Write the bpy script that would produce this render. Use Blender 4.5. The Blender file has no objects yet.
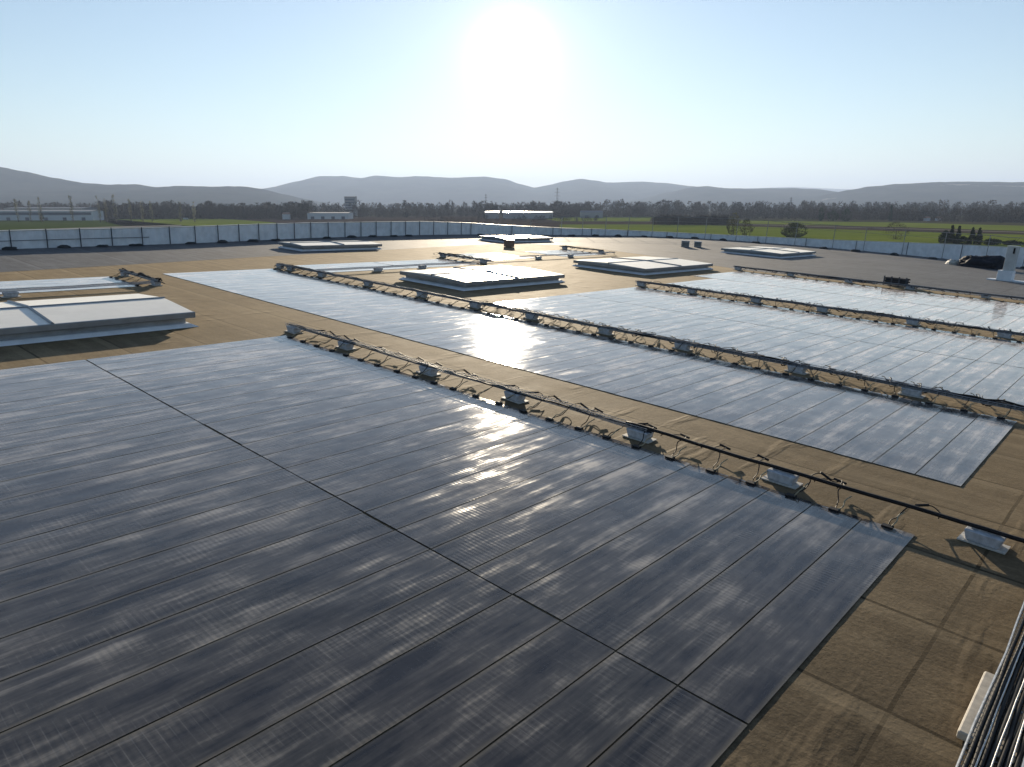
import bpy, bmesh, math, random
from mathutils import Vector, Matrix, noise
R_ = math.radians
random.seed(7)
SC = bpy.context.scene
COL = SC.collection

# ------------------------------------------------------------------ frames
CAM_Z = 17.0                       # camera height above the plain, metres
PITCH = R_(14.04)
F_PX = 710.0
SUN_EL = R_(10.8)
SUNV = Vector((0, math.cos(SUN_EL), math.sin(SUN_EL)))
# the roof falls about five per cent towards the near right: its own axes (u along the trays, v along the strips)
RM = Matrix(((0.7316, 0.6801, 0.0478), (-0.6802, 0.7329, -0.0168), (-0.0465, -0.0202, 0.9987)))
RO = Vector((0, 0, CAM_Z)) + RM @ Vector((0, 0, -5.0))
ROOF = Matrix.Translation(RO) @ RM.to_4x4()

def on_roof(u, v, h=0.0, rz=0.0):
    return ROOF @ Matrix.Translation((u, v, h)) @ Matrix.Rotation(rz, 4, 'Z')

def plain_x(px, Y):                # sideways metres of a direction at a distance
    return (px - 512) / F_PX * Y * 0.972

def plain_z(y, Y):                 # height above the plain of a sight line at a distance
    return CAM_Z + Y * math.tan(math.atan((383.5 - y) / F_PX) - PITCH)

# ------------------------------------------------------------------ mesh helpers
class MB:
    def __init__(s): s.v = []; s.f = []
    def box(s, c, d, rz=0.0, taper=1.0):
        b = len(s.v); cr, sr = math.cos(rz), math.sin(rz)
        for z in (-1, 1):
            t = taper if z < 0 else 1.0
            for x, y in ((-1, -1), (1, -1), (1, 1), (-1, 1)):
                X, Y = x * d[0] / 2 * t, y * d[1] / 2 * t
                s.v.append((c[0] + X * cr - Y * sr, c[1] + X * sr + Y * cr, c[2] + z * d[2] / 2))
        for q in ((3, 2, 1, 0), (4, 5, 6, 7), (0, 1, 5, 4), (1, 2, 6, 5), (2, 3, 7, 6), (3, 0, 4, 7)):
            s.f.append(tuple(b + i for i in q))
    def tube(s, pts, r, n=6, r2=None, cap=True):
        pts = [Vector(p) for p in pts]; b = len(s.v); m = len(pts)
        for i, p in enumerate(pts):
            d = (pts[min(i + 1, m - 1)] - pts[max(i - 1, 0)])
            d = d.normalized() if d.length > 1e-9 else Vector((0, 0, 1))
            a = d.cross(Vector((0, 0, 1)))
            if a.length < 1e-3: a = d.cross(Vector((1, 0, 0)))
            a.normalize(); c = a.cross(d)
            rr = r if r2 is None else r + (r2 - r) * i / max(1, m - 1)
            for k in range(n):
                t = 2 * math.pi * k / n
                s.v.append(tuple(p + a * (rr * math.cos(t)) + c * (rr * math.sin(t))))
        for i in range(m - 1):
            for k in range(n):
                k2 = (k + 1) % n
                s.f.append((b + i * n + k, b + i * n + k2, b + (i + 1) * n + k2, b + (i + 1) * n + k))
        if cap:
            s.f.append(tuple(b + k for k in range(n))[::-1]); s.f.append(tuple(b + (m - 1) * n + k for k in range(n)))
    def poly(s, pts):
        b = len(s.v); s.v += [tuple(p) for p in pts]; s.f.append(tuple(range(b, b + len(pts))))
    def prism(s, pts, z0, z1):
        b = len(s.v); n = len(pts)
        s.v += [(p[0], p[1], z0) for p in pts] + [(p[0], p[1], z1) for p in pts]
        s.f.append(tuple(b + i for i in range(n))[::-1]); s.f.append(tuple(b + n + i for i in range(n)))
        for i in range(n):
            j = (i + 1) % n; s.f.append((b + i, b + j, b + n + j, b + n + i))
    def mesh(s, name, mat, smooth=False):
        me = bpy.data.meshes.new(name); me.from_pydata(s.v, [], s.f); me.update()
        me.materials.append(mat)
        if smooth:
            for p in me.polygons: p.use_smooth = True
        return me
    def build(s, name, mat, parent=None, smooth=False, mtx=None, bevel=0):
        o = bpy.data.objects.new(name, s.mesh(name, mat, smooth)); COL.objects.link(o)
        if parent: o.parent = parent
        if mtx is not None: o.matrix_basis = mtx
        if bevel:
            m = o.modifiers.new('bevel', 'BEVEL'); m.width = bevel; m.segments = 2; m.limit_method = 'ANGLE'
        return o

def tag(o, label=None, cat=None, group=None, kind=None):
    if label: o['label'] = label
    if cat: o['category'] = cat
    if group: o['group'] = group
    if kind: o['kind'] = kind
    return o

def empty(name, mtx, label, cat, group=None):
    o = bpy.data.objects.new(name, None); COL.objects.link(o)
    o.empty_display_size = 0.2; o.matrix_basis = mtx
    return tag(o, label, cat, group)

def dup(root, mtx, label, group=None):
    r = root.copy(); COL.objects.link(r); r.matrix_basis = mtx; r['label'] = label
    if group: r['group'] = group
    for ch in list(root.children):
        c = ch.copy(); COL.objects.link(c); c.parent = r
        for g in list(ch.children):
            d = g.copy(); COL.objects.link(d); d.parent = c
    return r

def smooth_path(pts, k=4):         # Catmull-Rom through points
    P = [Vector(p) for p in pts]; out = []
    for i in range(len(P) - 1):
        a, b, c, d = P[max(i - 1, 0)], P[i], P[i + 1], P[min(i + 2, len(P) - 1)]
        for j in range(k):
            t = j / k
            out.append(0.5 * ((2 * b) + (c - a) * t + (2 * a - 5 * b + 4 * c - d) * t * t + (3 * b - a - 3 * c + d) * t ** 3))
    out.append(P[-1]); return out

ONES = ['', 'first', 'second', 'third', 'fourth', 'fifth', 'sixth', 'seventh', 'eighth', 'ninth', 'tenth', 'eleventh', 'twelfth',
        'thirteenth', 'fourteenth', 'fifteenth', 'sixteenth', 'seventeenth', 'eighteenth', 'nineteenth']
TENS = {2: ('twentieth', 'twenty'), 3: ('thirtieth', 'thirty'), 4: ('fortieth', 'forty')}
def ordinal(n):
    if n < 20: return ONES[n]
    a, b = divmod(n, 10)
    return TENS[a][0] if b == 0 else TENS[a][1] + '-' + ONES[b]

# ------------------------------------------------------------------ materials
class NT:
    def __init__(s, name):
        s.m = bpy.data.materials.new(name); s.m.use_nodes = True
        s.t = s.m.node_tree; s.b = s.t.nodes['Principled BSDF']
    def n(s, ty, **kw):
        x = s.t.nodes.new(ty)
        for k, v in kw.items(): setattr(x, k, v)
        return x
    def l(s, a, b): s.t.links.new(a, b)
    def val(s, sock, v):
        if hasattr(v, 'links') or isinstance(v, bpy.types.NodeSocket): s.l(v, sock)
        else: sock.default_value = v
    def math(s, op, a, b=0.0, c=0.0):
        x = s.n('ShaderNodeMath', operation=op)
        s.val(x.inputs[0], a); s.val(x.inputs[1], b); s.val(x.inputs[2], c); return x.outputs[0]
    def coords(s, obj=None, scale=(1, 1, 1), rot=(0, 0, 0), loc=(0, 0, 0)):
        tc = s.n('ShaderNodeTexCoord')
        if obj: tc.object = obj
        mp = s.n('ShaderNodeMapping'); s.l(tc.outputs['Object'], mp.inputs[0])
        mp.inputs['Scale'].default_value = scale; mp.inputs['Rotation'].default_value = rot; mp.inputs['Location'].default_value = loc
        return mp.outputs[0]
    def noise(s, vec, sc=1.0, det=4.0, rough=0.55):
        x = s.n('ShaderNodeTexNoise'); s.l(vec, x.inputs['Vector'])
        x.inputs['Scale'].default_value = sc; x.inputs['Detail'].default_value = det; x.inputs['Roughness'].default_value = rough
        return x.outputs['Fac']
    def ramp(s, f, stops):
        x = s.n('ShaderNodeValToRGB'); s.l(f, x.inputs[0]); e = x.color_ramp.elements
        while len(e) < len(stops): e.new(0.5)
        for q, (p, c) in zip(e, stops):
            q.position = p; q.color = (c, c, c, 1) if isinstance(c, (int, float)) else (*c, 1)
        return x.outputs[0]
    def mix(s, f, a, b, mode='MIX'):
        x = s.n('ShaderNodeMix', data_type='RGBA', blend_type=mode)
        s.val(x.inputs[0], f)
        for i, q in ((6, a), (7, b)):
            if isinstance(q, tuple): x.inputs[i].default_value = (*q, 1)
            else: s.l(q, x.inputs[i])
        return x.outputs[2]
    def bump(s, h, strength=0.5, dist=0.02, nrm=None):
        x = s.n('ShaderNodeBump'); s.l(h, x.inputs['Height'])
        x.inputs['Strength'].default_value = strength; x.inputs['Distance'].default_value = dist
        if nrm: s.l(nrm, x.inputs['Normal'])
        return x.outputs[0]
    def out(s, **kw):
        for k, v in kw.items():
            sock = s.b.inputs[k.replace('_', ' ')]
            if isinstance(v, tuple): sock.default_value = (*v, 1) if len(v) == 3 else v
            else: s.val(sock, v)
        return s.m

def simple(name, col, rough=0.6, metal=0.0, var=0.25, sc=6.0, spec=0.5):
    t = NT(name); c = t.coords()
    n = t.noise(c, sc, 5)
    f = t.ramp(n, [(0.3, 0.0), (0.7, 1.0)])
    a = tuple(x * (1 - var) for x in col); b = tuple(min(1, x * (1 + var)) for x in col)
    return t.out(Base_Color=t.mix(f, a, b), Roughness=t.math('MULTIPLY_ADD', n, 0.25, rough - 0.12), Metallic=metal, Specular_IOR_Level=spec)

# roof root first: its axes carry the roof's materials
roof = empty('flat_roof', ROOF, 'large flat brown and grey felt roof sloping gently under the solar strips', 'roof')

def lines(t, x, period, width, off=0.0):
    """1 on thin lines every `period` along coordinate x, else 0"""
    a = t.math('ADD', x, off); a = t.math('DIVIDE', a, period); a = t.math('FRACT', a)
    a = t.math('SUBTRACT', a, 0.5); a = t.math('ABSOLUTE', a); a = t.math('SUBTRACT', 0.5, a)
    return t.math('LESS_THAN', a, width / period / 2)

def felt(name, dark, mid, light, seam_v, seam_u, rough, spec):
    t = NT(name); c = t.coords(roof)
    sx = t.n('ShaderNodeSeparateXYZ')
    wob = t.noise(t.coords(roof, (0.5, 0.5, 0.5)), 1.0, 2)
    t.l(c, sx.inputs[0])
    big = t.noise(t.coords(roof, (0.16, 0.16, 0.16)), 1.0, 6, 0.6)
    med = t.noise(t.coords(roof, (1.3, 0.7, 1)), 1.0, 6, 0.65)
    fine = t.noise(t.coords(roof, (14, 14, 14)), 1.0, 5, 0.7)
    strk = t.noise(t.coords(roof, (0.25, 2.2, 1)), 1.0, 4, 0.6)
    f = t.math('ADD', t.math('MULTIPLY', big, 0.5), t.math('MULTIPLY', med, 0.5))
    col = t.ramp(f, [(0.36, dark), (0.5, mid), (0.63, light)])
    col = t.mix(0.8, col, t.ramp(fine, [(0.3, 0.3), (0.5, 0.75), (0.68, 1.25)]), 'MULTIPLY')
    col = t.mix(t.ramp(strk, [(0.45, 0.0), (0.75, 0.45)]), col, tuple(x * 1.35 for x in light))
    wv = t.math('MULTIPLY_ADD', wob, 0.07, -0.035)
    l1 = lines(t, t.math('ADD', sx.outputs[1], wv), seam_v, 0.07, seam_v - 0.93)
    l2 = lines(t, t.math('ADD', sx.outputs[0], wv), seam_u, 0.05, seam_u + 1.2)
    sm = t.math('MAXIMUM', l1, l2)
    sm = t.math('MULTIPLY', sm, t.ramp(med, [(0.3, 0.55), (0.6, 1.0)]))
    col = t.mix(sm, col, tuple(x * 0.2 for x in dark))
    lap1 = lines(t, t.math('ADD', sx.outputs[1], wv), seam_v, 0.26, seam_v - 0.78)
    col = t.mix(t.math('MULTIPLY', lap1, 0.35), col, tuple(x * 1.25 for x in light))
    h = t.math('ADD', t.math('MULTIPLY', med, 0.6), t.math('MULTIPLY', fine, 0.26))
    h = t.math('SUBTRACT', h, t.math('MULTIPLY', sm, 0.06))
    h = t.math('ADD', h, t.math('MULTIPLY', lap1, 0.12))
    wr = t.noise(t.coords(roof, (1.6, 0.28, 1)), 1.0, 3, 0.5)
    h = t.math('ADD', h, t.math('MULTIPLY', t.ramp(wr, [(0.58, 0.0), (0.68, 1.0), (0.78, 0.2)]), 0.45))
    ro = t.math('MULTIPLY_ADD', med, 0.2, rough - 0.1)
    st = t.noise(t.coords(roof, (0.5, 0.75, 1)), 1.0, 7, 0.62)
    col = t.mix(t.ramp(st, [(0.53, 0.0), (0.57, 0.4), (0.6, 0.12), (0.7, 0.3)]), col, tuple(x * 0.55 for x in dark))
    sp = t.noise(t.coords(roof, (5.5, 5.5, 5.5)), 1.0, 3, 0.6)
    col = t.mix(t.ramp(sp, [(0.68, 0.0), (0.72, 0.55)]), col, tuple(x * 0.4 for x in dark))
    return t.out(Base_Color=col, Roughness=ro, Specular_IOR_Level=spec, Normal=t.bump(h, 0.6, 0.045))

M = {}
M['brown'] = felt('brown_felt', (0.052, 0.04, 0.026), (0.112, 0.082, 0.05), (0.185, 0.142, 0.088), 2.15, 9.4, 0.8, 0.1)
M['brown'].node_tree.nodes['Principled BSDF'].inputs['Sheen Weight'].default_value = 0.12
M['brown'].node_tree.nodes['Principled BSDF'].inputs['Sheen Tint'].default_value = (1.0, 0.77, 0.45, 1)
M['grey'] = felt('grey_felt', (0.065, 0.069, 0.076), (0.1, 0.105, 0.113), (0.14, 0.144, 0.152), 5.0, 7.2, 0.75, 0.3)

def solar():
    t = NT('thin_film_solar'); c = t.coords(roof)
    sx = t.n('ShaderNodeSeparateXYZ'); t.l(c, sx.inputs[0])
    oi = t.n('ShaderNodeObjectInfo')
    # each strip was rolled out on its own: shift the pattern from strip to strip
    sh = t.n('ShaderNodeCombineXYZ'); t.l(t.math('MULTIPLY', oi.outputs['Random'], 40.0), sh.inputs[1]); t.l(t.math('MULTIPLY', oi.outputs['Random'], 17.0), sh.inputs[2])
    ad = t.n('ShaderNodeVectorMath', operation='ADD'); t.l(c, ad.inputs[0]); t.l(sh.outputs[0], ad.inputs[1])
    def nz(vec, scale, sc, det, rough):
        mp = t.n('ShaderNodeMapping'); t.l(vec, mp.inputs[0]); mp.inputs['Scale'].default_value = scale
        return t.noise(mp.outputs[0], sc, det, rough)
    long1 = nz(ad.outputs[0], (4.0, 0.36, 1), 1.0, 4, 0.6)
    long2 = nz(ad.outputs[0], (1.7, 0.55, 1), 1.0, 3, 0.5)
    patch = nz(c, (0.55, 0.4, 1), 1.0, 5, 0.6)
    blot = nz(ad.outputs[0], (2.2, 1.1, 1), 1.0, 5, 0.65)
    cross = nz(ad.outputs[0], (0.8, 7.0, 1), 1.0, 2, 0.5)
    long3 = nz(ad.outputs[0], (14.0, 0.5, 1), 1.0, 3, 0.6)
    broad = nz(c, (0.22, 0.35, 1), 1.0, 4, 0.6)
    dust = t.math('ADD', t.math('ADD', t.math('MULTIPLY', long1, 0.36), t.math('MULTIPLY', blot, 0.3)), t.math('ADD', t.math('MULTIPLY', long3, 0.14), t.math('MULTIPLY', broad, 0.22)))
    dust = t.ramp(dust, [(0.44, 0.0), (0.53, 0.25), (0.62, 1.0)])
    cell = lines(t, t.math('ADD', sx.outputs[1], t.math('MULTIPLY', oi.outputs['Random'], 0.2)), 0.103, 0.011)
    busb = lines(t, t.math('ADD', sx.outputs[0], 0.1), 0.402, 0.008)
    base = t.mix(t.ramp(patch, [(0.35, 0.0), (0.65, 1.0)]), (0.012, 0.012, 0.014), (0.028, 0.025, 0.027))
    base = t.mix(t.math('MULTIPLY', cell, t.ramp(blot, [(0.46, 0.0), (0.66, 0.26)])), base, (0.22, 0.21, 0.2))
    base = t.mix(t.math('MULTIPLY', busb, 0.06), base, (0.16, 0.16, 0.17))
    base = t.mix(t.math('MULTIPLY', dust, 0.6), base, (0.37, 0.335, 0.285))
    lx = t.n('ShaderNodeSeparateXYZ'); t.l(t.coords(), lx.inputs[0])
    ed = t.ramp(t.math('ABSOLUTE', lx.outputs[0]), [(0.335, 0.0), (0.38, 1.0)])
    ed = t.math('MULTIPLY', ed, t.ramp(long2, [(0.35, 0.25), (0.65, 1.0)]))
    base = t.mix(t.math('MULTIPLY', ed, 0.6), base, (0.2, 0.17, 0.12))
    ro = t.math('ADD', t.math('MULTIPLY', t.math('POWER', dust, 1.6), 0.17), t.math('MULTIPLY_ADD', patch, 0.06, 0.045))
    h = t.math('ADD', t.math('MULTIPLY', long1, 0.35), t.math('MULTIPLY', long2, 1.3))
    h = t.math('ADD', h, t.math('MULTIPLY', blot, 0.22))
    h = t.math('ADD', h, t.math('MULTIPLY', cross, 0.16))
    h = t.math('ADD', h, t.math('MULTIPLY', t.math('MULTIPLY', t.math('SINE', t.math('MULTIPLY', sx.outputs[1], 85.0)), t.ramp(blot, [(0.46, 0.0), (0.6, 1.0)])), 0.06))
    return t.out(Base_Color=base, Roughness=ro, IOR=1.5, Sheen_Weight=t.math('MULTIPLY_ADD', dust, 0.3, 0.1), Sheen_Roughness=0.3, Sheen_Tint=(0.97, 0.93, 1.0), Normal=t.bump(h, 0.28, 0.03))
M['solar'] = solar()

M['black'] = simple('black_rubber', (0.014, 0.014, 0.016), 0.6, spec=0.2)
M['wire'] = simple('galvanised_wire', (0.42, 0.43, 0.44), 0.42, 0.85, 0.2, 20)
M['block'] = simple('grey_support_rubber', (0.42, 0.44, 0.47), 0.7, 0, 0.3, 9)
M['pad'] = simple('pale_pad', (0.5, 0.48, 0.44), 0.7, 0, 0.2, 12)
M['tie'] = simple('pale_tail', (0.3, 0.26, 0.17), 0.7)
M['white'] = simple('white_painted_sheet', (0.78, 0.8, 0.83), 0.5, 0, 0.12, 1.5)
M['coping'] = simple('pale_metal_coping', (0.6, 0.6, 0.58), 0.4, 0.3, 0.1, 2)
M['post'] = simple('dark_steel_post', (0.06, 0.07, 0.09), 0.5, 0.4)
M['rail'] = simple('galvanised_rail', (0.3, 0.31, 0.32), 0.5, 0.5)
M['curb'] = simple('skylight_curb_flashing', (0.36, 0.39, 0.43), 0.45, 0.3, 0.25, 2)
M['trim'] = simple('skylight_grey_trim', (0.27, 0.29, 0.31), 0.4, 0.5, 0.15, 2)
M['bag'] = simple('dark_ballast', (0.028, 0.03, 0.034), 0.85)
M['tarp'] = simple('black_tarpaulin', (0.02, 0.024, 0.034), 0.7, 0, 0.3, 3, 0.15)
M['board'] = simple('weathered_board', (0.55, 0.5, 0.42), 0.7, 0, 0.2, 10)
M['rust'] = simple('brown_box', (0.2, 0.14, 0.1), 0.6)
M['duct'] = simple('duct_render', (0.5, 0.51, 0.5), 0.6, 0, 0.15, 2)
M['facade'] = simple('facade_cladding', (0.5, 0.52, 0.55), 0.6)

def lid_mat():
    t = NT('milky_polycarbonate'); c = t.coords()
    n = t.noise(c, 1.2, 5, 0.6)
    return t.out(Base_Color=t.mix(t.ramp(n, [(0.35, 0.0), (0.7, 1.0)]), (0.68, 0.65, 0.59), (0.8, 0.78, 0.72)), Roughness=t.math('MULTIPLY_ADD', n, 0.2, 0.28), Sheen_Weight=0.3, Sheen_Roughness=0.4, Sheen_Tint=(1.0, 0.95, 0.85))
M['lid'] = lid_mat()

# ------------------------------------------------------------------ sky, sun, camera, haze
w = bpy.data.worlds.new('World'); SC.world = w; w.use_nodes = True
nt = w.node_tree; bg = nt.nodes['Background']; wo = nt.nodes['World Output']
sky = nt.nodes.new('ShaderNodeTexSky'); sky.sky_type = 'NISHITA'; sky.sun_disc = False
sky.sun_elevation = SUN_EL; sky.sun_rotation = 0.0; sky.altitude = 200; sky.air_density = 1.0; sky.dust_density = 0.04; sky.ozone_density = 2.0
nt.links.new(sky.outputs[0], bg.inputs[0]); bg.inputs[1].default_value = 0.066
# the bright aureole of air round the low sun
tc = nt.nodes.new('ShaderNodeTexCoord')
dot = nt.nodes.new('ShaderNodeVectorMath'); dot.operation = 'DOT_PRODUCT'; dot.inputs[1].default_value = SUNV
nt.links.new(tc.outputs['Generated'], dot.inputs[0])
def wm(op, a, b):
    x = nt.nodes.new('ShaderNodeMath'); x.operation = op; x.use_clamp = False
    for i, q in enumerate((a, b)):
        if isinstance(q, (int, float)): x.inputs[i].default_value = q
        else: nt.links.new(q, x.inputs[i])
    return x.outputs[0]
ang = wm('ARCCOSINE', wm('MINIMUM', dot.outputs['Value'], 1.0), 0.0)
def lobe(amp, deg): return wm('MULTIPLY', wm('POWER', 2.71828, wm('MULTIPLY', ang, -1.0 / R_(deg))), amp)
glow = wm('ADD', wm('ADD', lobe(8.0, 0.65), lobe(0.4, 1.5)), wm('ADD', lobe(0.2, 6.5), lobe(0.085, 30.0)))
bg2 = nt.nodes.new('ShaderNodeBackground'); bg2.inputs[0].default_value = (1.0, 0.95, 0.93, 1)
nt.links.new(glow, bg2.inputs[1])
ads = nt.nodes.new('ShaderNodeAddShader')
nt.links.new(bg.outputs[0], ads.inputs[0]); nt.links.new(bg2.outputs[0], ads.inputs[1]); nt.links.new(ads.outputs[0], wo.inputs[0])

sd = bpy.data.lights.new('sun', 'SUN'); sd.energy = 5.0; sd.angle = R_(0.5); sd.color = (1.0, 0.85, 0.64)
so = bpy.data.objects.new('sun', sd); COL.objects.link(so)
so.rotation_euler = SUNV.to_track_quat('Z', 'Y').to_euler(); so.location = (0, 40, 60)

cd = bpy.data.cameras.new('camera'); cam = bpy.data.objects.new('camera', cd); COL.objects.link(cam)
cd.sensor_width = 36.0; cd.lens = 36.0 * F_PX / 1024; cd.clip_end = 60000; cd.clip_start = 0.1
cam.location = (0, 0, CAM_Z); cam.rotation_euler = (R_(90) - PITCH, 0, 0); SC.camera = cam
SC.view_settings.view_transform = 'Standard'; SC.view_settings.look = 'None'; SC.view_settings.exposure = 1.0; SC.view_settings.gamma = 1.0
SC.render.engine = 'CYCLES'; SC.cycles.use_denoising = True; SC.cycles.max_bounces = 6; SC.cycles.volume_bounces = 0

HAZE = 9.0e-5
if HAZE:
    hm = bpy.data.materials.new('haze'); hm.use_nodes = True
    ht = hm.node_tree; ht.nodes.remove(ht.nodes['Principled BSDF'])
    pv = ht.nodes.new('ShaderNodeVolumePrincipled'); pv.inputs['Color'].default_value = (0.55, 0.70, 1.0, 1)
    pv.inputs['Density'].default_value = HAZE; pv.inputs['Anisotropy'].default_value = 0.25
    ht.links.new(pv.outputs[0], ht.nodes['Material Output'].inputs['Volume'])
    b = MB(); b.box((0, 8000, 449), (36000, 36000, 902)); hz = b.build('haze', hm); tag(hz, kind='stuff')

# ------------------------------------------------------------------ plain, fields, hills
def ground_mat():
    t = NT('plain_soil'); c = t.coords(None, (0.004, 0.004, 1)); n = t.noise(c, 1.0, 6, 0.6)
    n2 = t.noise(t.coords(None, (0.05, 0.05, 1)), 1.0, 4)
    col = t.ramp(n, [(0.35, (0.055, 0.05, 0.032)), (0.5, (0.085, 0.072, 0.045)), (0.65, (0.06, 0.075, 0.03))])
    return t.out(Base_Color=t.mix(0.5, col, t.ramp(n2, [(0.3, 0.5), (0.7, 1.0)]), 'MULTIPLY'), Roughness=1.0, Specular_IOR_Level=0.0)
def field_mat(name, a, b, rows=0.12):
    t = NT(name); n = t.noise(t.coords(None, (0.012, 0.05, 1)), 1.0, 5, 0.6); n2 = t.noise(t.coords(None, (0.5, 0.1, 1)), 1.0, 3)
    col = t.mix(t.ramp(n, [(0.35, 0.0), (0.65, 1.0)]), a, b)
    return t.out(Base_Color=t.mix(0.4, col, t.ramp(n2, [(0.3, 0.6), (0.7, 1.0)]), 'MULTIPLY'), Roughness=1.0, Specular_IOR_Level=0.0)
b = MB(); S = 17000
b.poly([(-S, -9000, 0), (S, -9000, 0), (S, 25000, 0), (-S, 25000, 0)]); tag(b.build('plain', ground_mat()), kind='structure')
GREEN = field_mat('winter_wheat', (0.14, 0.185, 0.03), (0.21, 0.24, 0.045))
GREEN2 = field_mat('meadow', (0.055, 0.085, 0.02), (0.085, 0.11, 0.028))
PLOUGH = field_mat('ploughed_soil', (0.06, 0.045, 0.038), (0.09, 0.07, 0.058))
TRACK = field_mat('pale_gravel_track', (0.26, 0.24, 0.2), (0.34, 0.31, 0.26))
def G(px, y):                      # point of the plain seen in a direction
    D = CAM_Z / math.tan(PITCH - math.atan((383.5 - y) / F_PX)); return (plain_x(px, D), D)
def field(name, mat, pts, z):
    b = MB(); b.poly([(*p, z) for p in pts]); tag(b.build(name, mat), kind='structure')
def gfield(name, mat, pts, z): field(name, mat, [G(*p) for p in pts], z)
gfield('meadow', GREEN2, [(-120, 219.5), (110, 219), (190, 226), (235, 236), (-120, 242)], .05)
gfield('green_field', GREEN, [(95, 219.3), (220, 218.6), (268, 222), (300, 226), (150, 232), (120, 226)], .05)
gfield('gravel_track', TRACK, [(-120, 232), (0, 230.2), (120, 226.4), (180, 225), (180, 226), (0, 232), (-120, 234)], .15)
gfield('ploughed_field', PLOUGH, [(225, 218.6), (520, 214.5), (545, 217), (560, 226), (400, 236), (300, 226), (268, 222)], .10)
gfield('green_field', GREEN, [(535, 217.3), (652, 217), (650, 221.5), (560, 221.5)], .15)
gfield('ploughed_field', PLOUGH, [(545, 221.5), (660, 221.5), (660, 224.5), (560, 224.5)], .15)
gfield('green_field', GREEN, [(560, 224.5), (665, 224.5), (760, 226.3), (900, 231.3), (1130, 237.5), (1130, 275), (800, 250), (560, 240)], .05)
gfield('green_field', GREEN, [(740, 220.6), (900, 222.6), (1130, 228.5), (1130, 234.5), (900, 227.2), (740, 223.6)], .10)
gfield('ploughed_field', PLOUGH, [(740, 223.6), (900, 227.2), (1130, 234.5), (1130, 237.5), (900, 231.3), (740, 226.3)], .15)
gfield('gravel_track', TRACK, [(560, 231.2), (640, 231.8), (640, 232.6), (560, 232)], .15)
gfield('farm_road', TRACK, [(740, 224.4), (900, 228.6), (1130, 235.4), (1130, 235.9), (900, 229.0), (740, 224.7)], .20)

def hill_mat(name, a, b, rock):
    t = NT(name); n = t.noise(t.coords(None, (0.0035, 0.0035, 0.006)), 1.0, 7, 0.65); n2 = t.noise(t.coords(None, (0.03, 0.03, 0.03)), 1.0, 4, 0.6)
    col = t.mix(t.ramp(n, [(0.35, 0.0), (0.65, 1.0)]), a, b)
    col = t.mix(0.5, col, t.ramp(n2, [(0.3, 0.5), (0.7, 1.0)]), 'MULTIPLY')
    r = t.noise(t.coords(None, (0.0016, 0.0016, 0.004)), 1.0, 6, 0.7)
    col = t.mix(t.ramp(r, [(0.64, 0.0), (0.68, rock)]), col, (0.3, 0.28, 0.25))
    return t.out(Base_Color=col, Roughness=1.0, Specular_IOR_Level=0.0)
HILL = hill_mat('wooded_hill', (0.02, 0.028, 0.018), (0.055, 0.06, 0.04), 0.0)
HILLR = hill_mat('wooded_hill_with_rock', (0.02, 0.028, 0.018), (0.055, 0.06, 0.04), 0.8)
def ridge(D, prof, front, back, mat, seed, rough=0.05):
    xs = [p[0] for p in prof]; b = MB(); NR = 21
    cols = []; x = xs[0]
    while x <= xs[-1]: cols.append(x); x += 3.0
    for px in cols:
        for (x0, y0), (x1, y1) in zip(prof, prof[1:]):
            if x0 <= px <= x1:
                f = (px - x0) / (x1 - x0); f = f * f * (3 - 2 * f) * 0.5 + f * 0.5; y = y0 + (y1 - y0) * f; break
        h = max(0.0, plain_z(y, D)); X = plain_x(px, D)
        for j in range(NR):
            s = j / (NR - 1)                       # 0 front foot, .7 crest, 1 back foot
            if s < 0.7: k = s / 0.7; Y = D - front * (1 - k); e = k ** 0.85
            else: k = (1 - s) / 0.3; Y = D + back * (1 - k); e = k
            g = noise.fractal(Vector((X * .0026 + seed, Y * .0012, seed)), 0.9, 2.1, 6)
            g2 = noise.fractal(Vector((X * .012 + seed, Y * .012, seed)), 0.9, 2.1, 4)
            z = h * e * (1 + rough * 2.2 * g * (1 - e) * 1.6) + g2 * 3.0 * e
            b.v.append((X, Y, z - 1.0 + (0 if e > 0 else -1)))
    n = len(cols)
    for i in range(n - 1):
        for j in range(NR - 1):
            q = i * NR + j; b.f.append((q, q + NR, q + NR + 1, q + 1))
    tag(b.build('hills', mat, None, True), kind='structure')
ridge(14500, [(560, 206), (660, 190), (720, 189), (790, 187), (840, 189), (900, 190), (1000, 206)], 2500, 1500, HILL, 2.2)
ridge(8600, [(150, 206), (230, 196), (275, 187), (300, 181), (322, 176), (345, 176), (362, 178), (378, 175.5), (400, 177), (420, 176), (450, 177.5), (485, 176.5), (505, 179), (520, 184), (534, 187.5), (548, 185), (562, 181.5), (580, 178.5), (595, 180.5), (606, 182.5), (640, 181.5), (665, 183), (690, 186), (720, 190), (760, 196), (830, 206)], 2300, 1800, HILL, 5.1)
ridge(6400, [(600, 206), (640, 199), (668, 192), (690, 187), (705, 186), (725, 188), (755, 188.5), (790, 188), (815, 189), (832, 192), (850, 192), (880, 196), (930, 206)], 1700, 1500, HILL, 8.4)
ridge(5200, [(780, 206), (820, 196), (845, 190), (870, 186), (900, 183.5), (930, 182), (960, 181.5), (985, 181.5), (1010, 182), (1060, 181), (1120, 184), (1240, 188), (1400, 196)], 1500, 1500, HILLR, 11.7)
ridge(4600, [(-420, 160), (-260, 156), (-120, 158), (-50, 160), (0, 165.5), (30, 171), (60, 178), (90, 183), (115, 184.5), (140, 184), (160, 187), (185, 185.5), (215, 186.5), (245, 186), (262, 188.5), (285, 194), (320, 206)], 1500, 1500, HILL, 14.9)

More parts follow.
